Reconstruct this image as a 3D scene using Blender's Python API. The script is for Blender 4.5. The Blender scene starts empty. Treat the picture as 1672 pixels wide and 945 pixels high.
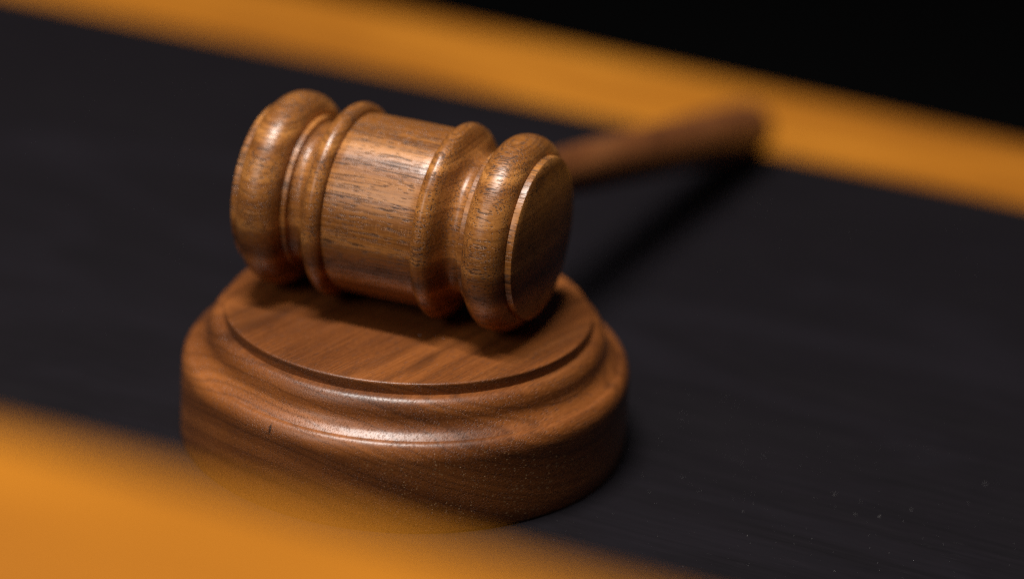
import bpy, bmesh, math, random
from mathutils import Vector, Matrix

random.seed(7)
R = math.radians
scene = bpy.context.scene
C = scene.collection

# ------------------------------------------------------------------ camera
cam_data = bpy.data.cameras.new("camera")
cam = bpy.data.objects.new("camera", cam_data)
C.objects.link(cam)
cam_data.sensor_fit = 'HORIZONTAL'
cam_data.sensor_width = 36.0
cam_data.lens = 112.1
cam_data.clip_start = 0.02
cam_data.clip_end = 60.0
right = Vector((0.90693503, 0.41792833, 0.05295994))
up = Vector((-0.20805943, 0.3350561, 0.91893889))
fwd = Vector((-0.36630605, 0.84443669, -0.39082805))
m = Matrix.Identity(4)
for i in range(3):
    m[i][0] = right[i]; m[i][1] = up[i]; m[i][2] = -fwd[i]
m.translation = Vector((0.29310958, -0.61598358, 0.32739172))
cam.matrix_world = m
cam_data.dof.use_dof = True
cam_data.dof.focus_distance = 0.7075
cam_data.dof.aperture_fstop = 3.7
cam_data.dof.aperture_blades = 0
scene.camera = cam

# ------------------------------------------------------------------ world
world = bpy.data.worlds.new("World")
scene.world = world
world.use_nodes = True
bg = world.node_tree.nodes["Background"]
bg.inputs["Color"].default_value = (0.80, 0.86, 1.0, 1)
bg.inputs["Strength"].default_value = 0.006

# ------------------------------------------------------------------ lamps
def area(name, loc, target, size, power, color, shape='DISK', size_y=None):
    d = bpy.data.lights.new(name, 'AREA')
    d.shape = shape; d.size = size
    if size_y: d.size_y = size_y
    d.energy = power; d.color = color
    o = bpy.data.objects.new(name, d); C.objects.link(o)
    o.location = loc
    o.rotation_euler = (Vector(target) - Vector(loc)).to_track_quat('-Z', 'Y').to_euler()
    return o
# ceiling downlight over the desk (key) and a wide soft ceiling panel (fill)
tube = area("ceiling_tube", (-0.15, -0.235, 1.50), (0.10, 0.0, 0), 0.68, 8.2, (1.0, 0.945, 0.885), 'RECTANGLE', 0.10)
tube.rotation_euler = (R(8.9), 0, 0)
tube.data.spread = R(95)
area("ceiling_panel", (-0.20, -0.42, 1.5), (0.03, 0.02, 0), 0.55, 4.0, (1.0, 0.97, 0.93), 'RECTANGLE', 1.0)
area("front_fill", (-0.55, -1.40, 0.95), (0, 0, 0.03), 0.6, 7.0, (1.0, 0.93, 0.85), 'RECTANGLE', 0.7)  # unseen fill added at front left to lift upright faces and shadows

# ------------------------------------------------------------------ render / view
scene.view_settings.view_transform = 'Standard'
scene.view_settings.look = 'None'
scene.view_settings.exposure = 0.0
scene.view_settings.gamma = 1.0
scene.view_settings.use_curve_mapping = False
scene.render.engine = 'CYCLES'
scene.cycles.use_denoising = False
scene.cycles.use_adaptive_sampling = False
scene.cycles.filter_width = 1.2
scene.cycles.max_bounces = 6
scene.cycles.sample_clamp_indirect = 1.5
scene.cycles.caustics_reflective = False
scene.cycles.caustics_refractive = False

# ------------------------------------------------------------------ node helpers
class NT:
    def __init__(self, name):
        self.mat = bpy.data.materials.new(name)
        self.mat.use_nodes = True
        self.t = self.mat.node_tree
        self.bsdf = self.t.nodes["Principled BSDF"]
    def link(self, a, b): self.t.links.new(a, b)
    def put(self, sock, v):
        if hasattr(v, 'is_output'): self.link(v, sock)
        elif v is not None:
            try: sock.default_value = v
            except TypeError: sock.default_value = (v, v, v)
    def math(self, op, a, b=None, c=None, clamp=False):
        n = self.t.nodes.new('ShaderNodeMath'); n.operation = op; n.use_clamp = clamp
        self.put(n.inputs[0], a)
        if b is not None: self.put(n.inputs[1], b)
        if c is not None: self.put(n.inputs[2], c)
        return n.outputs[0]
    def vmul(self, v, s):
        n = self.t.nodes.new('ShaderNodeVectorMath'); n.operation = 'MULTIPLY'
        self.link(v, n.inputs[0]); self.put(n.inputs[1], s); return n.outputs[0]
    def vadd(self, v, s):
        n = self.t.nodes.new('ShaderNodeVectorMath'); n.operation = 'ADD'
        self.link(v, n.inputs[0]); self.put(n.inputs[1], s); return n.outputs[0]
    def vdist(self, v, s):
        n = self.t.nodes.new('ShaderNodeVectorMath'); n.operation = 'DISTANCE'
        self.link(v, n.inputs[0]); self.put(n.inputs[1], s); return n.outputs['Value']
    def coords(self, rot=(0, 0, 0), scale=1000.0):
        tc = self.t.nodes.new('ShaderNodeTexCoord')
        mp = self.t.nodes.new('ShaderNodeMapping'); mp.vector_type = 'POINT'
        mp.inputs['Rotation'].default_value = rot
        mp.inputs['Scale'].default_value = (scale,) * 3
        self.link(tc.outputs['Object'], mp.inputs['Vector'])
        return mp.outputs[0]
    def sep(self, v):
        n = self.t.nodes.new('ShaderNodeSeparateXYZ'); self.link(v, n.inputs[0]); return n.outputs
    def noise(self, v, scale=1.0, detail=2.0, rough=0.5, dist=0.0, color=False):
        n = self.t.nodes.new('ShaderNodeTexNoise')
        self.link(v, n.inputs['Vector'])
        n.inputs['Scale'].default_value = scale; n.inputs['Detail'].default_value = detail
        n.inputs['Roughness'].default_value = rough; n.inputs['Distortion'].default_value = dist
        return n.outputs['Color' if color else 'Fac']
    def noise1(self, w, scale=1.0, detail=2.0, rough=0.5):
        n = self.t.nodes.new('ShaderNodeTexNoise'); n.noise_dimensions = '1D'
        self.put(n.inputs['W'], w); n.inputs['Scale'].default_value = scale
        n.inputs['Detail'].default_value = detail; n.inputs['Roughness'].default_value = rough
        return n.outputs['Fac']
    def voronoi(self, v, scale=1.0, rnd=1.0):
        n = self.t.nodes.new('ShaderNodeTexVoronoi'); n.feature = 'F1'
        self.link(v, n.inputs['Vector']); n.inputs['Scale'].default_value = scale
        n.inputs['Randomness'].default_value = rnd
        return n.outputs['Distance'], n.outputs['Color']
    def ramp(self, f, stops, interp='LINEAR'):
        n = self.t.nodes.new('ShaderNodeValToRGB'); n.color_ramp.interpolation = interp
        self.put(n.inputs[0], f); e = n.color_ramp.elements
        while len(e) > 1: e.remove(e[-1])
        for i, (p, c) in enumerate(stops):
            if not hasattr(c, '__len__'): c = (c, c, c, 1)
            if len(c) == 3: c = (*c, 1)
            el = e[0] if i == 0 else e.new(p)
            el.position = p; el.color = c
        return n.outputs[0]
    def rng(self, v, a, b, c=0.0, d=1.0, smooth=False):
        n = self.t.nodes.new('ShaderNodeMapRange')
        n.interpolation_type = 'SMOOTHSTEP' if smooth else 'LINEAR'
        self.link(v, n.inputs[0])
        for i, x in enumerate((a, b, c, d)): n.inputs[1 + i].default_value = x
        return n.outputs[0]
    def mix(self, f, a, b, mode='MIX'):
        n = self.t.nodes.new('ShaderNodeMix'); n.data_type = 'RGBA'; n.blend_type = mode
        self.put(n.inputs[0], f)
        for s, x in ((n.inputs[6], a), (n.inputs[7], b)):
            if hasattr(x, 'is_output'): self.link(x, s)
            else: s.default_value = (*x, 1) if len(x) == 3 else x
        return n.outputs[2]
    def bump(self, h, strength, dist, normal=None):
        n = self.t.nodes.new('ShaderNodeBump')
        n.inputs['Strength'].default_value = strength; n.inputs['Distance'].default_value = dist
        self.link(h, n.inputs['Height'])
        if normal is not None: self.link(normal, n.inputs['Normal'])
        return n.outputs[0]
    def set(self, **kw):
        for k, v in kw.items():
            self.put(self.bsdf.inputs[k.replace('_', ' ')], v)

def walnut(name, rot, pith, light, mid, dark, ring_scale=0.16, pore=0.75, pore_len=7.0, pore_w=0.62,
           rough=0.36, coat=0.25, marks=(), seed=0.0, ray_fleck=0.0, pore_bump=0.6, density=0.45, streak=0.8, lines=0.2, pale=None):
    """solid wood: fibres and pores run along local X after the rotation"""
    n = NT(name)
    base = n.coords(rot)
    v0 = n.vadd(base, (seed * 37.1, seed * 11.3, seed * 5.7))
    # slow wander of the fibres
    warp = n.noise(n.vmul(v0, (0.02, 0.06, 0.06)), 1.0, 2.0, 0.5, color=True)
    w = n.vmul(n.vadd(warp, (-0.5, -0.5, -0.5)), (0, 1.8, 1.8))
    a = n.t.nodes.new('ShaderNodeVectorMath'); a.operation = 'ADD'
    n.link(v0, a.inputs[0]); n.link(w, a.inputs[1]); v = a.outputs[0]
    # growth rings round a far pith
    x, y, z = n.sep(v)
    ry = n.math('SUBTRACT', y, pith[0]); rz = n.math('SUBTRACT', z, pith[1])
    r = n.math('SQRT', n.math('ADD', n.math('MULTIPLY', ry, ry), n.math('MULTIPLY', rz, rz)))
    ring = n.noise1(r, ring_scale, 3.0, 0.62)
    ringf = n.rng(ring, 0.28, 0.72)
    line = n.noise1(r, ring_scale * 2.4, 1.0, 0.5)
    linef = n.rng(n.math('ABSOLUTE', n.math('SUBTRACT', line, 0.53)), 0.0, 0.045, 1.0, 0.0, True)
    # fibres
    fib = n.noise(n.vmul(v, (0.045, 2.6, 2.6)), 1.0, 4.0, 0.65)
    fibf = n.rng(fib, 0.3, 0.72)
    blotch = n.noise(n.vmul(v, (0.03, 0.11, 0.11)), 1.0, 3.0, 0.55)
    f = n.math('ADD', n.math('MULTIPLY', ringf, 0.55), n.math('MULTIPLY', fibf, 0.28))
    f = n.math('ADD', f, n.math('MULTIPLY', blotch, 0.30), clamp=True)
    col = n.ramp(f, [(0.18, dark), (0.52, mid), (0.86, light)])
    col = n.mix(n.math('MULTIPLY', linef, lines), col, tuple(c * 0.45 for c in dark))
    # pores: long thin vessels, dots where the surface cuts the end grain
    d1, c1 = n.voronoi(n.vmul(v, (1.0 / pore_len, 1.0 / pore_w, 1.0 / pore_w)))
    clus = n.noise(n.vmul(v, (0.10, 0.55, 0.55)), 1.0, 2.0, 0.6)
    keep = n.math('ADD', n.sep(c1)[0], n.math('MULTIPLY', n.math('SUBTRACT', ringf, 0.5), -0.30))
    keep = n.math('ADD', keep, n.math('MULTIPLY', n.math('SUBTRACT', clus, 0.5), 0.9))
    d1 = n.math('ADD', d1, n.math('MULTIPLY', n.sep(c1)[1], 0.10))
    k1 = n.rng(keep, density - 0.04, density + 0.04, 1.0, 0.0)
    p1 = n.math('MULTIPLY', n.rng(d1, 0.22, 0.42, 1.0, 0.0, True), k1)
    st = n.noise(n.vmul(n.vadd(v, (3.3, 1.7, 9.1)), (0.10, 3.0, 3.0)), 1.0, 2.0, 0.55)
    band = n.noise(n.vmul(v, (0.02, 0.22, 0.22)), 1.0, 2.0, 0.5)
    st = n.math('ADD', st, n.math('MULTIPLY', n.math('SUBTRACT', band, 0.5), 0.35))
    p2 = n.math('MULTIPLY', n.rng(st, 0.575, 0.66, 0.0, 1.0, True), streak)
    p = n.math('MAXIMUM', p1, p2)
    col = n.mix(n.math('MULTIPLY', p, pore), col, tuple(c * 0.22 for c in dark))
    # pale fine speckle between the pores
    sp = n.noise(n.vmul(v, (0.8, 3.8, 3.8)), 1.0, 2.0, 0.6)
    col = n.mix(n.rng(sp, 0.52, 0.75, 0.0, 0.22), col, tuple(min(1, c * 1.5) for c in light))
    if ray_fleck > 0:
        q = n.noise(n.vmul(v, (4.6, 0.5, 0.5)), 1.0, 2.0, 0.6)
        zone = n.rng(n.noise(n.vmul(v, (0.01, 0.16, 0.16)), 1.0, 1.0, 0.5), 0.50, 0.60, 0.0, 1.0, True)
        qf = n.math('MULTIPLY', n.rng(q, 0.48, 0.66), n.math('MULTIPLY', zone, ray_fleck))
        col = n.mix(qf, col, tuple(min(1, c * 1.7) for c in light))
    if pale:                                    # pale flecks in a pore pattern, on one side only
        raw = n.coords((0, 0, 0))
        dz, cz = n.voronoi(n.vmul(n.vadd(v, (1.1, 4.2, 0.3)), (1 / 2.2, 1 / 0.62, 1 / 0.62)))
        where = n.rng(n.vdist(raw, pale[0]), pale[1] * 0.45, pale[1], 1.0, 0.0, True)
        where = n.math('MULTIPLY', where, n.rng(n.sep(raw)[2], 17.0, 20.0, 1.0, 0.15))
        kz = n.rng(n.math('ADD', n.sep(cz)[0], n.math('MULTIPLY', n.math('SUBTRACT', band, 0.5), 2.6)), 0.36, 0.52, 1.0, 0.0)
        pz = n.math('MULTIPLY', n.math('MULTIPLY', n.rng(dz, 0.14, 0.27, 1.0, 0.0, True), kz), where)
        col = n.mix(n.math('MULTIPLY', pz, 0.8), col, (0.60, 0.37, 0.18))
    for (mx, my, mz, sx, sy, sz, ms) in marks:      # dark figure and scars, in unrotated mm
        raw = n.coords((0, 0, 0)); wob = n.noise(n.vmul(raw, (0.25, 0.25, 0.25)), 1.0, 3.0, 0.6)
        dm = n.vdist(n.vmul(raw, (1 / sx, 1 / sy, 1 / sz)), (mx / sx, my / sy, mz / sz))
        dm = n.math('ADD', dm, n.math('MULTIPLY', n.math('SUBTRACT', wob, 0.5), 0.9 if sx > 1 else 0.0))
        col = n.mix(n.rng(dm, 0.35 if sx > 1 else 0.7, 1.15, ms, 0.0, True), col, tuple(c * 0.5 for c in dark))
    rgh = n.math('ADD', n.rng(fib, 0.2, 0.8, rough - 0.06, rough + 0.10), n.math('MULTIPLY', p, 0.25))
    h = n.math('SUBTRACT', n.math('MULTIPLY', fib, 0.25), p)
    h = n.math('ADD', h, n.math('MULTIPLY', sp, 0.35))
    nb = n.bump(h, pore_bump, 0.00016)
    n.set(Base_Color=col, Roughness=rgh, Normal=nb, Coat_Weight=coat, Coat_Roughness=0.30)
    n.bsdf.inputs['Specular IOR Level'].default_value = 0.5
    return n.mat

M = {}
M['head'] = walnut('gavel_head_wood', (R(-12), 0, 0), (-20, -130), (0.52, 0.217, 0.053), (0.265, 0.094, 0.019), (0.072, 0.021, 0.0045),
                   ring_scale=0.17, pore=0.85, pore_len=3.0, pore_w=0.44, ray_fleck=0.16, seed=1.0, density=0.58, streak=1.0, lines=0.40, rough=0.32, coat=0.2)
M['handle'] = walnut('gavel_handle_wood', (0, 0, R(-90)), (40, -60), (0.25, 0.090, 0.028), (0.18, 0.060, 0.018), (0.12, 0.039, 0.012), seed=3.0, streak=0.3)
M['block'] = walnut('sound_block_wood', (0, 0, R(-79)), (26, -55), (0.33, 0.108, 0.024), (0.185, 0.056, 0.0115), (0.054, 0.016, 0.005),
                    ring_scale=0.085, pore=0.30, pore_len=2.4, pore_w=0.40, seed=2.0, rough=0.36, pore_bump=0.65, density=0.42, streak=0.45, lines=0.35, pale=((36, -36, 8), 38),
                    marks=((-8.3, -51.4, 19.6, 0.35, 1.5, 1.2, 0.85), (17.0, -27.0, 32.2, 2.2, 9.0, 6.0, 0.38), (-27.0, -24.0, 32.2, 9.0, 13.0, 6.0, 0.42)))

def honey(name, along, k=1.0, kb=1.0):
    n = NT(name)
    v = n.coords((0, 0, 0) if along == 'x' else (0, 0, R(90)))
    x, y, z = n.sep(v)
    f = n.noise(n.vmul(v, (0.007, 0.040, 0.040)), 1.0, 4.0, 0.6, 0.4)
    fib = n.noise(n.vmul(v, (0.03, 1.4, 1.4)), 1.0, 3.0, 0.6)
    g = n.math('ADD', n.math('MULTIPLY', f, 0.75), n.math('MULTIPLY', fib, 0.25))
    tone = lambda c: (c[0] * k, c[1] * k, c[2] * k * kb)
    col = n.ramp(g, [(p_, tone(c_)) for p_, c_ in [(0.36, (0.30, 0.100, 0.007)), (0.5, (0.47, 0.166, 0.010)), (0.64, (0.60, 0.230, 0.016))]])
    n.set(Base_Color=col, Roughness=n.rng(fib, 0.2, 0.8, 0.42, 0.55), Normal=n.bump(fib, 0.2, 0.0003))
    n.bsdf.inputs['Specular IOR Level'].default_value = 0.25
    return n.mat
M['honey'] = honey('honey_wood', 'x')
M['edging'] = honey('dimmed_brown_edging', 'x', 0.88, 1.35)  # browner honey for the far strip, darkened in place of light falloff

def black_top():
    n = NT('black_desk_laminate')
    v = n.coords()
    g = n.noise(n.vmul(v, (0.03, 0.5, 0.5)), 1.0, 4.0, 0.6)
    sm = n.noise(n.vmul(v, (0.012, 0.03, 0.03)), 1.0, 4.0, 0.6, 0.8)
    # hairline scuffs parallel to the edge
    s1 = n.noise(n.vmul(v, (0.10, 6.0, 1.0)), 1.0, 2.0, 0.6)
    s2 = n.noise(n.vmul(v, (0.035, 0.12, 1.0)), 1.0, 3.0, 0.6)
    scr = n.math('MULTIPLY', n.rng(s1, 0.66, 0.76, 0, 1, True), n.rng(s2, 0.50, 0.66, 0, 1, True))
    col = n.ramp(g, [(0.3, (0.0042, 0.0034, 0.0049)), (0.7, (0.0078, 0.0061, 0.0086))])
    col = n.mix(n.rng(sm, 0.48, 0.72, 0, 0.5), col, (0.0155, 0.0136, 0.0180))
    col = n.mix(n.math('MULTIPLY', scr, 0.5), col, (0.09, 0.085, 0.09))
    n.set(Base_Color=col, Roughness=n.rng(sm, 0.3, 0.7, 0.60, 0.46), Normal=n.bump(g, 0.25, 0.0002))
    n.bsdf.inputs['Specular IOR Level'].default_value = 0.19
    return n.mat
M['black'] = black_top()

def plain(name, c, rough, scale=0.2):
    n = NT(name)
    v = n.coords()
    f = n.noise(v, scale, 3.0, 0.6)
    n.set(Base_Color=n.ramp(f, [(0.3, tuple(x * 0.7 for x in c)), (0.7, tuple(x * 1.3 for x in c))]), Roughness=rough)
    return n.mat
M['floor'] = plain('dark_carpet', (0.006, 0.006, 0.007), 0.95)
M['dust'] = plain('pale_dust', (0.30, 0.29, 0.29), 0.9, 2.0)

# ------------------------------------------------------------------ mesh helpers
def link_mesh(name, bm, mat, parent=None, smooth=None):
    me = bpy.data.meshes.new(name)
    bmesh.ops.recalc_face_normals(bm, faces=bm.faces)
    bm.to_mesh(me); bm.free()
    if smooth is not None:
        me.polygons.foreach_set('use_smooth', [True] * len(me.polygons))
        me.set_sharp_from_angle(angle=math.radians(smooth))
    me.materials.append(mat)
    o = bpy.data.objects.new(name, me); C.objects.link(o)
    if parent: o.parent = parent
    return o

def lathe(profile, frame, seg=288):
    """profile: (along, radius) in mm; frame: (origin, axis, e1, e2) in mm -> bmesh in metres"""
    o, ax, e1, e2 = frame
    bm = bmesh.new(); rings = []
    for s, r in profile:
        c = o + ax * s
        if r < 1e-6:
            rings.append([bm.verts.new(c * 0.001)]); continue
        rings.append([bm.verts.new((c + (e1 * math.cos(2 * math.pi * k / seg) + e2 * math.sin(2 * math.pi * k / seg)) * r) * 0.001) for k in range(seg)])
    for a, b in zip(rings, rings[1:]):
        for k in range(seg):
            k2 = (k + 1) % seg
            if len(a) == 1 and len(b) == 1: continue
            if len(a) == 1: bm.faces.new((a[0], b[k], b[k2]))
            elif len(b) == 1: bm.faces.new((a[k], b[0], a[k2]))
            else: bm.faces.new((a[k], b[k], b[k2], a[k2]))
    return bm

def spline(pts, n=10):
    """Catmull-Rom through points"""
    out = []
    P = [pts[0]] + list(pts) + [pts[-1]]
    for i in range(1, len(P) - 2):
        p0, p1, p2, p3 = P[i - 1:i + 3]
        for k in range(n):
            t = k / n
            out.append(tuple(0.5 * (2 * b + (c - a) * t + (2 * a - 5 * b + 4 * c - d) * t * t + (-a + 3 * b - 3 * c + d) * t ** 3)
                             for a, b, c, d in zip(p0, p1, p2, p3)))
    out.append(tuple(pts[-1]))
    return out

def arc(c, rx, ry, a0, a1, n=14):
    return [(c[0] + rx * math.cos(R(a0 + (a1 - a0) * k / n)), c[1] + ry * math.sin(R(a0 + (a1 - a0) * k / n))) for k in range(n + 1)]

def empty(name, loc, label, cat, rz=0.0):
    o = bpy.data.objects.new(name, None); C.objects.link(o)
    o.empty_display_size = 0.01
    o.location = loc; o.rotation_euler = (0, 0, rz)
    o['label'] = label; o['category'] = cat
    return o

def slab(poly, z0, z1, bevel=0.0, seg=3):
    bm = bmesh.new()
    lo = [bm.verts.new((x, y, z0)) for x, y in poly]; hi = [bm.verts.new((x, y, z1)) for x, y in poly]
    bm.faces.new(lo[::-1]); bm.faces.new(hi)
    k = len(poly)
    for i in range(k): bm.faces.new((lo[i], lo[(i + 1) % k], hi[(i + 1) % k], hi[i]))
    if bevel:
        bmesh.ops.bevel(bm, geom=list(bm.edges), offset=bevel, segments=seg, profile=0.5, affect='EDGES')
    return bm

# ------------------------------------------------------------------ setting
fl = bmesh.new()
fl.faces.new([fl.verts.new(p) for p in ((-8, -6, -0.75), (8, -6, -0.75), (8, 12, -0.75), (-8, 12, -0.75))])
floor = link_mesh('floor', fl, M['floor']); floor['kind'] = 'structure'

desk = empty('desk', (0, 0, -0.75), 'black topped desk with honey wood edging, carrying the gavel and sound block', 'desk')
DZ = 0.75
YB = 0.2196
def dpart(name, poly, z0, z1, mat, bevel=0.0, seg=3):
    o = link_mesh(name, slab(poly, z0 + DZ, z1 + DZ, bevel, seg), mat, desk, 40)
    return o
ya = lambda x: 0.2255 - 0.010 * x       # seam between the black top and the edging
yb = lambda x: 0.2930 - 0.045 * x       # far edge of the desk
dpart('black_top', [(-0.9, -0.215), (0.9, -0.215), (0.9, ya(0.9)), (-0.9, ya(-0.9))], -0.022, 0.0, M['black'])['label'] = 'smooth black writing surface with faint scuffs and dust'
ed = bmesh.new(); prev = None
prof = [(0, -0.034), (0, -0.0006), (0.0006, 0.0002), (0.30, 0.0002), (0.70, 0.0002)] + [(0.70 + 0.30 * math.sin(R(a)), 0.0002 - 0.016 * (1 - math.cos(R(a)))) for a in range(15, 91, 15)] + [(1.0, -0.034)]
for xe in (-0.9, 0.9):
    cur = [ed.verts.new((xe, ya(xe) + 0.0004 + t * (yb(xe) - ya(xe)), z + DZ)) for t, z in prof]
    if prev:
        for k in range(len(prof) - 1): ed.faces.new((prev[k], prev[k + 1], cur[k + 1], cur[k]))
        ed.faces.new((prev[0], cur[0], cur[-1], prev[-1]))
    ed.faces.new(cur)
    prev = cur
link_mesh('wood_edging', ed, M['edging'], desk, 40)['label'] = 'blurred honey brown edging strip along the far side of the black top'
dpart('cabinet', [(-0.87, -0.19), (0.87, -0.19), (0.87, 0.17), (-0.87, 0.17)], -0.75, -0.0225, M['honey'])

# raised rail in the foreground
RY, RZ = -0.2690, 0.1284
rail = empty('bench_rail', (0, RY - 0.05, -0.75), 'blurred honey wood rail across the lower left foreground, nearest the camera', 'rail')
def rpart(name, poly, z0, z1, bevel):
    return link_mesh(name, slab([(x, y - (RY - 0.05)) for x, y in poly], z0 + 0.75, z1 + 0.75, bevel, 4), M['honey'], rail, 40)
rpart('rail_cap', [(-0.9, RY - 0.10), (0.9, RY - 0.10), (0.9, RY), (-0.9, RY)], RZ - 0.022, RZ, 0.003)
rpart('rail_panel', [(-0.88, RY - 0.065), (0.88, RY - 0.065), (0.88, RY - 0.03), (-0.88, RY - 0.03)], -0.75, RZ - 0.0225, 0.001)

# ------------------------------------------------------------------ sound block
X, Y, Z = Vector((1, 0, 0)), Vector((0, 1, 0)), Vector((0, 0, 1))
O = Vector((0, 0, 0))
block = empty('sound_block', (0, 0, 0), 'round reddish brown walnut sound block under the gavel head', 'sound block')
fr = (O, Z, X, Y)
base_prof = [(0.0, 0.0), (0.0, 51.6)] + arc((0.7, 51.8), -0.7, 0.7, 0, 90, 5) + [(4, 52.5), (9, 52.52), (14, 52.5), (16.6, 52.46)]
base_prof += [(z, r) for r, z in [(50.0 + 2.46 * math.cos(R(a)), 17.4 + 4.0 * math.sin(R(a))) for a in range(0, 86, 5)]]
base_prof += [(21.40, 49.6), (21.0, 49.3), (20.6, 30.0)]
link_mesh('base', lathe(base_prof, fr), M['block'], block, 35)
mould = [(20.9, 30.0), (20.9, 49.70)]
mould += [(21.2, 49.74)]
mould += [(z, r) for r, z in spline([(49.72, 21.42), (49.0, 21.9), (48.0, 22.65), (47.15, 23.7), (46.7, 24.8), (46.5, 25.9), (46.25, 27.0), (45.6, 28.3), (44.5, 29.2), (43.0, 29.5)], 8)]
mould += [(29.1, 42.0), (29.1, 30.0)]
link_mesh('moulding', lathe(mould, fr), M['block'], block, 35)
disc = [(29.0, 0.0), (29.0, 42.86), (29.75, 42.86), (31.65, 42.90)] + [(31.712 + 0.45 * math.sin(R(a)), 42.45 + 0.45 * math.cos(R(a))) for a in range(15, 91, 15)]
disc += [(32.162, 40), (32.162, 30), (32.162, 15), (32.162, 0.0)]
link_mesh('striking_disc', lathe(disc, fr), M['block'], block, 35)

# ------------------------------------------------------------------ gavel
HX, HY, HB, PSI = -3.247, 1.320, 32.162, R(2.367)
RB = 22.93
gavel = empty('gavel', (HX * .001, HY * .001, HB * .001), 'golden brown walnut gavel, head lying across the sound block and handle pointing back', 'gavel', PSI)
hc = Vector((0, 0, RB + 0.02))
def head_frame(sgn): return (hc, X * sgn, Y, Z)
barrel = [(-11.25, 17.0), (-11.25, 20.70), (-11.0, 20.80)] + [(s, 20.80 + 0.10 * (1 - (s / 11.0) ** 2)) for s in (-9, -6, -3, 0, 3, 6, 9)] + [(11.0, 20.80), (11.25, 20.70), (11.25, 17.0)]
head = link_mesh('head', lathe(barrel, head_frame(1)), M['head'], gavel, 40)
for sg in (1, -1):
    f = head_frame(sg)
    # bead next to the barrel, running down into the hollow neck
    bead = [(11.22, 17.0), (11.22, 21.15)]
    bead += [(13.55 + 2.35 * math.cos(R(a)), 20.75 + 2.16 * math.sin(R(a))) for a in range(170, 89, -8)]
    bead += spline([(13.65, 22.91), (14.9, 22.42), (15.75, 21.45), (16.4, 20.1), (17.0, 18.75)], 6)[1:]
    link_mesh('bead', lathe(bead + [(17.0, 10.0)], f), M['head'], head, 40)
    neck = [(16.98, 10.0)] + spline([(16.98, 18.78), (17.6, 17.55), (18.4, 16.75), (19.4, 16.45), (20.4, 16.6), (21.1, 16.9), (21.45, 17.05)], 6) + [(21.45, 10.0)]
    link_mesh('neck', lathe(neck, f), M['head'], head, 40)
    end = [(21.4, 10.0), (21.4, 17.95), (21.52, 18.15), (22.7, 18.2), (22.8, 18.1), (22.82, 17.1)]
    end += [(28.05 + 5.25 * math.copysign(abs(math.cos(R(a))) ** 0.92, math.cos(R(a))), 17.7 + 5.22 * math.sin(R(a)) ** 0.92) for a in range(178, 7, -6)]
    end += [(33.30, 17.6), (33.30, 10.0)]
    link_mesh('end_bead', lathe(end, f), M['head'], head, 40)
    face = [(33.25, 10.0), (33.25, 18.80), (33.35, 18.92), (34.55, 18.92), (34.78, 18.86), (34.9, 18.7)] + [(34.9 + 2.0 * (1 - (r / 18.7) ** 2), r) for r in (17, 14, 11, 8, 5, 2.5)] + [(36.9, 0.0)]
    link_mesh('striking_face', lathe(face, f), M['head'], head, 30)

# handle: from the head's middle down to the desk behind the block
tipw = Vector((4.0, 221.0, 8.6))
rot = Matrix.Rotation(-PSI, 3, 'Z')
tip = rot @ (tipw - Vector((HX, HY, HB)))
ax = (tip - hc); L = ax.length; ax.normalize()
e1 = ax.cross(Z).normalized(); e2 = e1.cross(ax)
hp = [(10, 0.0), (10, 5.0), (19, 5.0), (24, 5.0)]
hp += spline([(26, 5.4), (29, 6.3), (32, 5.3), (40, 6.0), (70, 6.1), (110, 6.5), (150, 7.1), (190, 7.8), (L - 16, 8.1), (L - 5, 8.0)], 6)
hp += [(L - 5 + 5 * math.sin(R(a)), 8.0 * (0.35 + 0.65 * math.cos(R(a)))) for a in range(15, 91, 15)] + [(L + 0.2, 0.0)]
link_mesh('handle', lathe(hp, (hc, ax, e1, e2), 96), M['handle'], gavel, 40)

# ------------------------------------------------------------------ dust
bm = bmesh.new()
def flake(p, s, stretch=1.0, ang=0.0):
    dx = Vector((math.cos(ang), math.sin(ang), 0)) * s * stretch; dy = Vector((-math.sin(ang), math.cos(ang), 0)) * s
    h = Vector((0, 0, s * 0.7))
    p = Vector(p)
    b = [bm.verts.new(p + q) for q in (dx, dy, -dx, -dy)]
    t = bm.verts.new(p + h + dx * random.uniform(-.3, .3))
    for i in range(4): bm.faces.new((b[i], b[(i + 1) % 4], t))
    bm.faces.new(b[::-1])
rn = random.Random(3)
n = 0
while n < 1700:
    near = n < 1200
    x, y = (rn.uniform(0.0, 0.24), rn.uniform(-0.09, 0.06)) if near else (rn.uniform(-0.30, 0.36), rn.uniform(-0.13, 0.20))
    if math.hypot(x, y) < 0.055: continue
    n += 1
    s = min(0.00012, 0.000022 * math.exp(rn.gauss(0, 0.5)))
    if rn.random() < 0.25: flake((x, y, 0), s * 0.7, rn.uniform(4, 14), rn.gauss(0, 0.2))
    else: flake((x, y, 0), s, rn.uniform(1, 1.8), rn.uniform(0, 3.1))
for px, py, s in ((0.1297, 0.0452, 0.00017), (0.1187, 0.0231, 0.00013), (0.1134, 0.0161, 0.00017), (0.1735, 0.0089, 0.00012), (0.0905, -0.0085, 0.0001)):
    flake((px, py, 0), s, 1.2, 0.5)
for px, py, s in ((0.0095, -0.0135, 0.00022), (0.0125, -0.012, 0.00010), (0.0150, -0.0125, 0.00012), (0.02, -0.026, 0.00008), (-0.012, -0.028, 0.00007)):
    flake((px, py, 0.03217), s, 1.4, rn.uniform(0, 3))
dust = link_mesh('dust', bm, M['dust'])
dust['kind'] = 'stuff'; dust['label'] = 'fine pale dust specks scattered on the black desk top'
